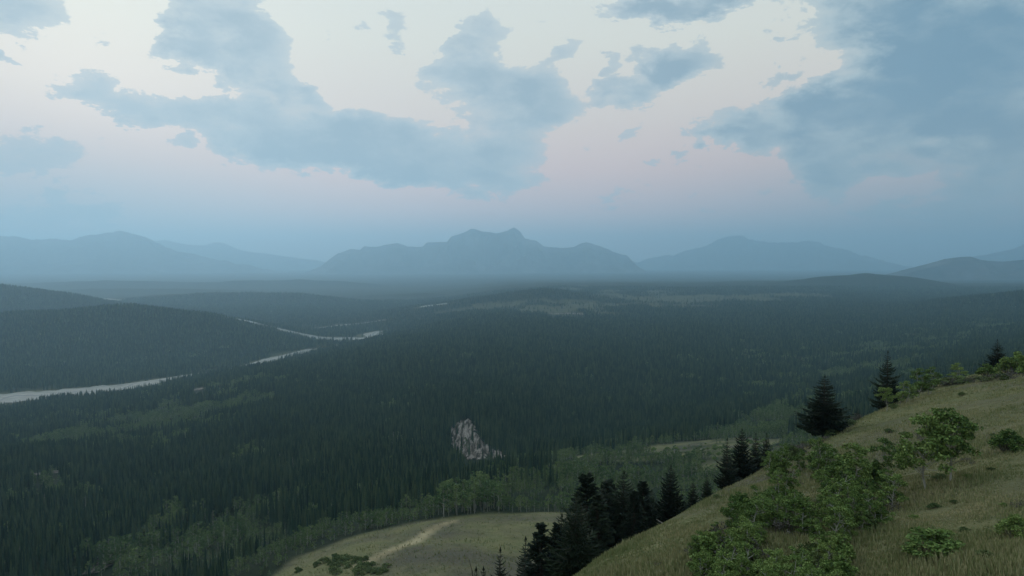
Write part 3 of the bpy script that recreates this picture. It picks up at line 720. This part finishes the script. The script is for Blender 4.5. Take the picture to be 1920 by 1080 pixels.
for k, i in enumerate(ic):
    used[i] = True; me = con_me[k % NCON]
    o = bpy.data.objects.new('spruce_tree', me); COL.objects.link(o); o.location = (fx[i], fy[i], fz[i] - .2)
    o.rotation_euler = (0, 0, rng.random() * 6.28); o.scale = (fh[i] * fw[i], fh[i] * fw[i], fh[i])
    hw = 'tall' if fh[i] > 17 else 'short'; tag(o, hw + ' narrow forest spruce ' + region_words(BX[i], BY[i]), 'spruce tree', hw + ' forest spruces ' + region_words(BX[i], BY[i]))
    if k < NCON: forest_roots['c%d' % k] = o
for k, i in enumerate(ia):
    used[i] = True; bp_ = bool(bare_px(BX[i], fd[i])); kk = k if k < 4 else (k % 2 if bp_ else 2 + k % 2); tm, cm = asp_me[kk % NASP]
    w_ = aspen_words(BX[i], BY[i], fd[i])
    o = thing('aspen_tree', (fx[i], fy[i], fz[i] - .1), rng.random() * 6.28, (fh[i] * fw[i], fh[i] * fw[i], fh[i]), [('trunk', tm), ('crown', cm)],
              (hw := ('tall' if fh[i] > 11.5 else 'middling' if fh[i] > 8.5 else 'short')) + ' leafy aspen ' + w_, 'aspen tree', hw + ' aspens ' + w_)
    if k < NASP: forest_roots['a%d' % k] = list(o.children)

def instancer(name, idx, protos, mod, pk=None):
    """one mass of plants: a point for each, grown by geometry nodes from the real trees' own meshes"""
    me = bpy.data.meshes.new(name); n = len(idx); me.vertices.add(n)
    me.vertices.foreach_set('co', np.stack([fx[idx], fy[idx], fz[idx] - .2], 1).astype(np.float32).ravel())
    r = np.random.default_rng(5)
    for nm, ty, v in (('sz', 'FLOAT_VECTOR', np.stack([fh[idx] * fw[idx], fh[idx] * fw[idx], fh[idx]], 1)), ('rot', 'FLOAT_VECTOR', np.stack([np.zeros(n), np.zeros(n), r.random(n) * 6.28], 1))):
        a = me.attributes.new(nm, ty, 'POINT'); a.data.foreach_set('vector', v.astype(np.float32).ravel())
    a = me.attributes.new('pick', 'INT', 'POINT'); a.data.foreach_set('value', (r.integers(0, mod, n) if pk is None else pk(idx, r)).astype(np.int32))
    o = bpy.data.objects.new(name, me); COL.objects.link(o)
    t = bpy.data.node_groups.new(name, 'GeometryNodeTree')
    t.interface.new_socket('Geometry', in_out='INPUT', socket_type='NodeSocketGeometry'); t.interface.new_socket('Geometry', in_out='OUTPUT', socket_type='NodeSocketGeometry')
    gi = t.nodes.new('NodeGroupInput'); go = t.nodes.new('NodeGroupOutput')
    jn = t.nodes.new('GeometryNodeJoinGeometry')
    for p in reversed(protos):
        gj = t.nodes.new('GeometryNodeJoinGeometry')
        for ob in (p if isinstance(p, list) else [p]):
            oi = t.nodes.new('GeometryNodeObjectInfo'); oi.inputs['Object'].default_value = ob; t.links.new(oi.outputs['Geometry'], gj.inputs[0])
        g2 = t.nodes.new('GeometryNodeGeometryToInstance'); t.links.new(gj.outputs[0], g2.inputs[0]); t.links.new(g2.outputs[0], jn.inputs[0])
    ip = t.nodes.new('GeometryNodeInstanceOnPoints'); ip.inputs['Pick Instance'].default_value = True
    t.links.new(gi.outputs[0], ip.inputs['Points']); t.links.new(jn.outputs[0], ip.inputs['Instance'])
    for nm, ty, s_ in (('sz', 'FLOAT_VECTOR', 'Scale'), ('rot', 'FLOAT_VECTOR', 'Rotation'), ('pick', 'INT', 'Instance Index')):
        na = t.nodes.new('GeometryNodeInputNamedAttribute'); na.data_type = ty; na.inputs[0].default_value = nm; t.links.new(na.outputs[0], ip.inputs[s_])
    t.links.new(ip.outputs[0], go.inputs[0])
    md = o.modifiers.new('grow', 'NODES'); md.node_group = t
    tag(o, kind='stuff'); return o
f_ = instancer('conifer_forest', np.where(~fA & ~used)[0], [forest_roots['c%d' % k] for k in range(NCON)], NCON)
tag(f_, 'dense dark conifer forest covering the valley and far slopes')
f_ = instancer('aspen_woods', np.where(fA & ~used)[0], [forest_roots['a%d' % k] for k in range(NASP)], NASP, lambda ix, r: np.where(bare_px(BX[ix], fd[ix]), r.integers(0, 2, len(ix)), r.integers(1, 4, len(ix))))
tag(f_, 'green leafy aspen stands among the dark conifers')
print('forest', len(fx), len(ic), len(ia))

# ------------------------------------------------------------------ clay bank in the forest
def clay_bank():
    """eroded bank: a steep gullied face rising from the slope"""
    n = 100; V = []; ok = np.zeros((n, n), bool); poly = SCAR
    us = np.linspace(838, 972, n); ds = np.linspace(775, 1040, n)
    xx = np.array([[(u - 960) / F * d for u in us] for d in ds]); yy = np.array([[d for u in us] for d in ds])
    zz = ground_z(xx, yy); PX, PY = project(xx, yy, zz)
    gul = np.abs(fbm(xx * 1.0 + yy * .25, yy * .06, 8, 4, .6, 61))
    zz = zz + 2.6 - gul * 8 ; ok = in_poly(PX + fbm(xx, yy, 14, 3, .6, 63) * 22, PY + fbm(xx, yy, 14, 3, .6, 64) * 10, poly)
    V = np.stack([xx.ravel(), yy.ravel(), zz.ravel()], 1)
    Fs = np.array([[i*n+j, i*n+j+1, (i+1)*n+j+1, (i+1)*n+j] for i in range(n-1) for j in range(n-1) if ok[i, j]])
    o = mesh_obj('cliff', V, Fs, [M['rock']]); tag(o, 'pale eroded clay bank in the dark forest', kind='structure')
clay_bank()

# ------------------------------------------------------------------ conifers along the brow of the grassy slope
SP = [spruce_meshes(1, 10, 3.1, .06, .80, 30), spruce_meshes(2, 10, 2.6, .05, .85, 28), spruce_meshes(3, 10, 2.2, .05, .9, 26), spruce_meshes(4, 10, 3.7, .12, .80, 24, droop=.03, upt=.10, bn=12, ragged=.20, rise=.16)]
FR = [fir_meshes(11), fir_meshes(12, w=2.4), fir_meshes(13, w=3.1, clear=.16)]
def brow(kind, me, px, py_top, py_base, d, wscale, label, cat='spruce tree', name='spruce_tree', sink=.2):
    x, y = spot(px, py_base, d); z = gz(x, y) - sink
    s, _ = slope(px, py_top); top = H - s * d; h = max(top - z, .6)
    return thing(name, (x, y, z), rng.random() * 6.28, (h / 10 * wscale, h / 10 * wscale, h / 10), [('trunk', me[0]), ('crown', me[1])], label, cat, None)
brow('s', SP[3], 1543, 703, 824, 99, 1.12, 'big broad dark spruce standing alone on the brow of the slope')
brow('s', SP[1], 1662, 657, 760, 122, 1.05, 'pointed dark spruce with leafy aspens round its foot on the brow')
brow('s', SP[1], 1869, 636, 708, 160, 1.5, 'small dark spruce at the top of the slope, rising out of round green bushes')
brow('s', SP[2], 1609, 764, 785, 116, 1.5, 'tiny dark spruce seedling between the lone broad spruce and the brow aspens')
brow('s', SP[2], 1363, 822, 905, 88, 1.15, 'dark spruce at the lower end of the clump beside the green thicket')
brow('s', SP[0], 1391, 804, 895, 92, .9, 'tallest dark spruce in the clump beside the green thicket')
brow('s', SP[2], 1417, 812, 880, 96, 1.2, 'third dark spruce up the slope in the clump beside the green thicket')
brow('s', SP[1], 1437, 812, 868, 98, 1.0, 'uppermost dark spruce of the clump, with the thicket at its foot')
brow('s', SP[2], 1300, 898, 945, 80, 1.15, 'small spruce on the brow between the narrow tall one and a rounder neighbour')
brow('s', SP[1], 1325, 890, 938, 82, 1.05, 'small rounder spruce on the brow just below the clump of four')
brow('s', SP[0], 1257, 872, 985, 80, .95, 'single narrow spruce standing clear just uphill of the dense fir grove')
G = 'standing in the dense dark fir grove on the brow'
brow('f', SP[0], 1168, 883, 1040, 84, 1.02, 'sharp topped spruce that rises highest out of the dense fir grove')
brow('f', FR[0], 1205, 905, 1030, 86, 1.0, 'round topped dark fir at the uphill end of the dense grove', 'fir tree', 'fir_tree')
brow('f', FR[1], 1140, 905, 1055, 88, 1.1, 'dark shaggy fir in the middle of the grove, left of its sharp topped spruce', 'fir tree', 'fir_tree')
brow('f', FR[2], 1100, 895, 1090, 82, .82, 'fir with a bent lopsided top beside the big shaggy grove fir', 'fir tree', 'fir_tree')
brow('f', SP[0], 1078, 925, 1110, 70, .95, 'big shaggy spruce with long drooping boughs at the front of the grove')
brow('f', FR[1], 1188, 922, 1035, 78, 1.0, 'lower dark fir filling the gap behind the grove bare stems', 'fir tree', 'fir_tree')
brow('f', FR[0], 1120, 930, 1080, 75, .9, 'dark fir at the front of the grove with its foot at the grass edge', 'fir tree', 'fir_tree')
brow('f', SP[0], 1125, 908, 1060, 86, 1.15, 'tall dark spruce just uphill of the lopsided fir in the grove')
brow('f', SP[1], 1090, 935, 1090, 74, 1.2, 'full skirted spruce in the front rank between the shaggy spruce and the brow grass')
brow('f', SP[1], 1222, 918, 1010, 88, 1.2, 'last spruce at the uphill end of the grove, beside the pale log')
brow('f', SP[0], 1052, 962, 1120, 80, 1.1, 'medium dark spruce on the downhill flank of the big shaggy one')
brow('f', FR[0], 1014, 985, 1110, 78, .95, 'dense round headed fir standing downhill of the grove', 'fir tree', 'fir_tree')
brow('f', FR[1], 1043, 985, 1120, 80, .8, 'slim ragged fir squeezed between the round headed fir and the grove', 'fir tree', 'fir_tree')
brow('f', SP[2], 983, 1006, 1120, 82, 1.2, 'broad based spruce downhill of the round headed fir')
brow('f', SP[2], 936, 1027, 1120, 84, 1.0, 'narrow pointed spruce against the lower meadow, apart from the others')
brow('f', SP[1], 908, 1062, 1130, 86, 1.1, 'lowest spruce tip of the row, between the snag and a narrow pointed spruce')
brow('f', SP[2], 894, 1064, 1130, 88, 1.1, 'spruce tip beside the dead snag against the lower meadow')

def snag():
    x, y = spot(886, 1110, 84); g = Geo(); z = gz(x, y); s, _ = slope(877, 1047); top = H - s * 84
    g.tube([(0, 0, 0), (.2, 0, (top - z) * .6), (-.05, 0, (top - z) * .88), (-.45, 0, top - z)], [.12, .09, .05, .015], 6)
    t2 = Geo()
    for a, b in (((.1, 0, .7), (.55, .1, .82)), ((.0, 0, .8), (.4, -.1, .9)), ((.1, 0, .6), (-.35, .1, .66))):
        hh = top - z; t2.tube([(a[0], a[1], a[2] * hh), (b[0], b[1], b[2] * hh)], [.03, .008], 4)
    thing('dead_tree', (x, y, z), 0, 1.0, [('trunk', g.mesh('trunk', M['bark'])), ('branch', t2.mesh('branch', M['bark']))], 'bare dead tree with a crooked leaning tip beside the lowest spruces', 'dead tree')
snag()
def log():
    x, y = spot(1240, 973, 69); z = gz(x, y); g = Geo(); g.tube([(-.42, .3, .42), (0, 0, .22), (.42, -.3, .02)], [.035, .055, .06], 6)
    o = mesh_obj('fallen_log', np.concatenate(g.v), np.concatenate(g.f), [M['deadw']]); o.location = (x, y, z)
    tag(o, 'pale bleached log sticking up at the grass edge beside the fir grove', 'log')
log()

# ------------------------------------------------------------------ bushes and young aspens on the open slope
SA = [sapling_meshes(31), sapling_meshes(32, n_cl=20), sapling_meshes(33, stems=2, n_cl=30, clear=.2), sapling_meshes(34, stems=3, n_cl=34, clear=.12, spread=.36), sapling_meshes(35, clear=.45, n_cl=26, spread=.27)]
TALL = [sapling_meshes(41, clear=.34, n_cl=46, spread=.34, nl=80, leaf=.020), sapling_meshes(42, clear=.34, n_cl=46, spread=.32, nl=80, leaf=.020)]
SB = [shrub_meshes(51), shrub_meshes(52, 'sapling', 24, 56), shrub_meshes(53, 'grey', 16, 16, .03), shrub_meshes(54, 'shrub', 22, 56, .036, .65)]
TK = shrub_meshes(55, 'sapling', 34, 60, .034, .75)
def hit(px, py, dmin=12, dmax=230):
    s, u = slope(px, py); ds = np.exp(np.linspace(math.log(dmin), math.log(dmax), 700)); zz = ground_z(u * ds, ds); k = np.argmax(zz > H - s * ds)
    return (u * ds[k], ds[k], float(zz[k])) if zz[k] > H - s * ds[k] else None
def onslope(name, parts, px, pyb, hpx, label, cat, group=None, unit=1.0, wide=1.0, pn=('trunk', 'crown')):
    q = hit(px, pyb)
    if q is None: return None
    x, y, z = q; h = hpx / F * y / unit
    return thing(name, (x, y, z - .04), rng.random() * 6.28, (h * wide, h * wide, h), [(pn[0], parts[0]), (pn[1], parts[1])], label, cat, group)
onslope('aspen_tree', TALL[0], 1737, 918, 140, 'tall young aspen with bare forked pale stem, left of the pair on open grass', 'aspen tree', wide=1.05)
onslope('aspen_tree', TALL[1], 1783, 902, 132, 'tall dense young aspen with straight pale stem, right of the open grass pair', 'aspen tree', wide=1.05)
onslope('aspen_tree', SA[0], 1602, 925, 95, 'leafy young aspen standing above the thicket below the lone broad spruce', 'aspen tree', wide=1.2)
onslope('aspen_tree', SA[1], 1662, 905, 82, 'small flat topped aspen between the thicket and the tall open grass pair', 'aspen tree', wide=1.1)
onslope('aspen_tree', SA[4], 1662, 772, 46, 'small twisted aspen with a pale stem at the foot of the pointed brow spruce', 'aspen tree', wide=1.2)
for px, pb, hp, w, lb in ((1693, 758, 42, 1.5, 'bushy aspen on the brow next to the pointed spruce'), (1718, 748, 55, 1.3, 'round darker aspen in the middle of the brow row'), (1745, 740, 50, 1.3, 'last bushy aspen of the brow row before the open grass'),
                      (1632, 772, 36, 1.3, 'low thin aspen on the downhill side of the pointed brow spruce'), (1798, 716, 34, 1.6, 'low wide aspen bush alone on the upper skyline of the slope')):
    onslope('aspen_tree', SA[2], px, pb, hp, lb, 'aspen tree', wide=w)
for px, pb, hp, w, lb in ((1850, 708, 26, 1.4, 'round green bush on the downhill side of the topmost spruce'), (1889, 706, 34, 1.4, 'round green bush on the uphill side of the topmost spruce'), (1908, 704, 44, 1.4, 'large green bush on the skyline where the slope leaves the frame'),
                          (1890, 848, 42, 1.5, 'single compact green bush on open grass beyond the tall aspen pair'), (1750, 1040, 50, 2.4, 'broad bright green bush low on the open grass'), (1905, 1010, 44, 1.5, 'dark green bush at the frame edge low on the open grass')):
    onslope('bush', TK, px, pb, hp, lb, 'bush', unit=.75, wide=w * .75, pn=('stem', 'foliage'))
TH = [(1320,1080),(1300,1040),(1345,1000),(1400,955),(1375,930),(1345,920),(1395,905),(1440,880),(1470,850),(1520,835),(1560,860),(1585,880),(1640,880),(1690,900),(1700,945),(1660,960),(1640,985),(1600,1010),(1580,1080)]
rr = np.random.default_rng(77); cells = []
for gy in np.arange(836, 1150, 12.5):
    for gx in np.arange(1280, 1740, 19):
        px, py = gx + (rr.random() - .5) * 44, gy + (rr.random() - .5) * 26
        if in_poly(np.array([px]), np.array([min(py, 1079)]), TH)[0] and fbm(px, py, 45, 3, .5, 71) > -.2: cells.append((px, py))
for k, (px, py) in enumerate(cells):
    t = rr.random(); big = 1 + (py - 850) / 420
    edge = 'uphill part of the thicket under the lone broad spruce' if py < 930 else ('middle of the thicket on the slope' if py < 1010 else 'lowest part of the thicket on the slope')
    if t < .62: onslope('aspen_sapling', SA[[1, 2, 3][k % 3]], px, py + 8, (24 + 34 * rr.random() ** 1.6) * big, 'bushy young aspen in the ' + edge, 'sapling', 'young aspens in the ' + edge, wide=.95 + .3 * rr.random())
    elif t < .88: onslope('bush', [SB[1], SB[3], TK][k % 3], px, py + 8, (13 + 20 * rr.random()) * big, 'low leafy green bush in the ' + edge, 'bush', 'green bushes in the ' + edge, unit=.6, wide=1.0, pn=('stem', 'foliage'))
    else: onslope('bush', SB[2], px, py + 8, (20 + 12 * rr.random()) * big, 'bare grey twiggy bush in the ' + edge, 'bush', 'grey bushes in the ' + edge, unit=.5, wide=1.0, pn=('stem', 'foliage'))
SM = []
for k in range(170):
    px, py = 1120 + rr.random() * 800, 735 + rr.random() * 345
    if in_poly(np.array([px]), np.array([py]), TH)[0]: continue
    if fbm(px, py, 80, 3, .5, 73) < -.05 or py > 1065: continue
    q = hit(px, py)
    if q is None or edge_dist(np.array([q[0]]), np.array([q[1]]))[0] > -1.5: continue
    small = rr.random() ** 2
    low = 'lower part of the open grass slope' if py > 930 else 'upper part of the open grass slope'
    m_ = [SB[0], SB[2], SB[1], SB[0]][k % 4]; gg = 'grey brown' if k % 4 == 1 else 'dull green'
    onslope('bush', m_, px, py, 7 + 13 * small, 'small %s scrub bush scattered on the %s' % (gg, low), 'bush', '%s scrub on the %s' % (gg, low), unit=.5, wide=1.3, pn=('stem', 'foliage'))
# scrub on the brow, between the trees
for k in range(26):
    t = k / 25; px = 1450 + t * 440 + rr.random() * 10; py = np.interp(px, [1450, 1545, 1640, 1760, 1920], [872, 826, 768, 722, 706]) + 2
    onslope('bush', [SB[0], SB[2]][k % 2], px, py, 10 + 10 * rr.random(), 'low scrub bush along the skyline brow of the slope', 'bush', 'scrub bushes along the brow', unit=.5, wide=1.4, pn=('stem', 'foliage'))
# clumps on the lower meadow knoll
for px, pb, hp, lb in ((628, 1050, 15, 'dark rounded bush uppermost of the three on the lower meadow'), (608, 1056, 14, 'dark rounded bush in the middle of the three on the lower meadow'), (594, 1062, 11, 'dark rounded bush lowest of the three on the lower meadow'), (558, 1073, 12, 'small lone dark bush near the edge of the lower meadow')):
    q = hit(px, pb, 150, 420)
    if q: thing('bush', (q[0], q[1], q[2] - .1), rng.random() * 6, (hp / F * q[1] * 1.7,) * 2 + (hp / F * q[1] * 1.9,), [('stem', SB[0][0]), ('foliage', SB[0][1])], lb, 'bush')
for k in range(34):
    px, py = 620 + rr.random() * 110, 1048 + rr.random() * 32
    q = hit(px, py, 150, 420)
    if q: thing('bush', (q[0], q[1], q[2] - .1), rng.random() * 6, (3.2 + 2 * rr.random(),) * 2 + (2.6 + 2 * rr.random(),), [('stem', SB[0][0]), ('foliage', SB[0][1])], 'dull green bush in the scrubby hollow at the bottom of the lower meadow', 'bush', 'bushes in the hollow of the lower meadow')

# shrubs broken over the small upper clearing, and grey snags that stand out of the forest
for k in range(150):
    px, d_ = 1090 + rr.random() * 360, 470 + rr.random() * 190; x, y = (px - 960) / F * d_, d_
    if cover(np.array([x]), np.array([y]))[0][0] < .3: continue
    sz = 2.5 + 4.5 * rr.random(); thing('bush', (x, y, gz(x, y) - .1), rr.random() * 6, (sz, sz, sz * .9), [('stem', SB[1][0]), ('foliage', SB[1][1])], 'rounded green bush in the small upper clearing behind the grove', 'bush', 'bushes in the small upper clearing')
sg = Geo(); sg.tube([(0, 0, 0), (.01, 0, .5), (0, .01, 1)], [.016, .011, .003], 5); sgt = sg.mesh('trunk', M['deadw'])
sg = Geo()
for k in range(22):
    t = .3 + .65 * k / 22; a = k * 2.4; R = .10 * (1.1 - t); sg.tube([(0, 0, t), (R * math.cos(a), R * math.sin(a), t + .01), (1.5 * R * math.cos(a), 1.5 * R * math.sin(a), t + .05)], [.005, .003, .001], 3)
sgb = sg.mesh('branch', M['deadw'])
for i in np.where((~fA) & (fd > 440) & (fd < 1300) & inside)[0][::700][:16]:
    thing('dead_tree', (fx[i] + 1.5, fy[i] - 1.5, fz[i]), 0, (fh[i] * 1.1,) * 3, [('trunk', sgt), ('branch', sgb)], 'grey dead tree standing among the dark forest spruces', 'dead tree', 'grey dead trees in the forest')

# ------------------------------------------------------------------ grass
def grass(name, n, xr, yr, hgt, seed, test, blades=5, wid=.05):
    r = np.random.default_rng(seed); x = xr[0] + r.random(n) * (xr[1] - xr[0]); y = np.exp(math.log(yr[0]) + r.random(n) * math.log(yr[1] / yr[0]))
    u = r.random(n) * 1.9 - .95; x = u * y * .8
    k = test(x, y); x, y = x[k], y[k]; z = ground_z(x, y); n = len(x)
    pat = .55 + 1.2 * (fbm(x, y, 6, 3, .6, 81) + .35)
    Vs = []
    for b in range(blades):
        a = r.random(n) * 6.283; h = hgt * (.5 + r.random(n)) * pat; w = wid * (.6 + .8 * r.random(n)); ox, oy = (r.random(n) - .5) * .5, (r.random(n) - .5) * .5
        cx, cy = x + ox, y + oy; cz = ground_z(cx, cy) - .03; lean = .45 * h
        p0 = np.stack([cx - np.cos(a) * w, cy - np.sin(a) * w, cz], 1); p1 = np.stack([cx + np.cos(a) * w, cy + np.sin(a) * w, cz], 1)
        p2 = np.stack([cx + lean * (r.random(n) - .7), cy + lean * (r.random(n) - .5), cz + h], 1)
        Vs.append(np.stack([p0, p1, p2], 1))
    V = np.concatenate(Vs).reshape(-1, 3); o = mesh_obj(name, V, np.arange(len(V)).reshape(-1, 3), [M['blade']]); tag(o, 'dry tufted grass on the open slopes', kind='stuff')
grass('grass', 120000, (0, 1), (22, 190), .26, 91, lambda x, y: (edge_dist(x, y) < 3) & (x / y > -.05), 5, .045)
grass('grass', 6000, (0, 1), (215, 330), .7, 92, lambda x, y: (cover(x, y)[0] > .5) & (x / y < .2) & (x / y > -.42), 4, .10)
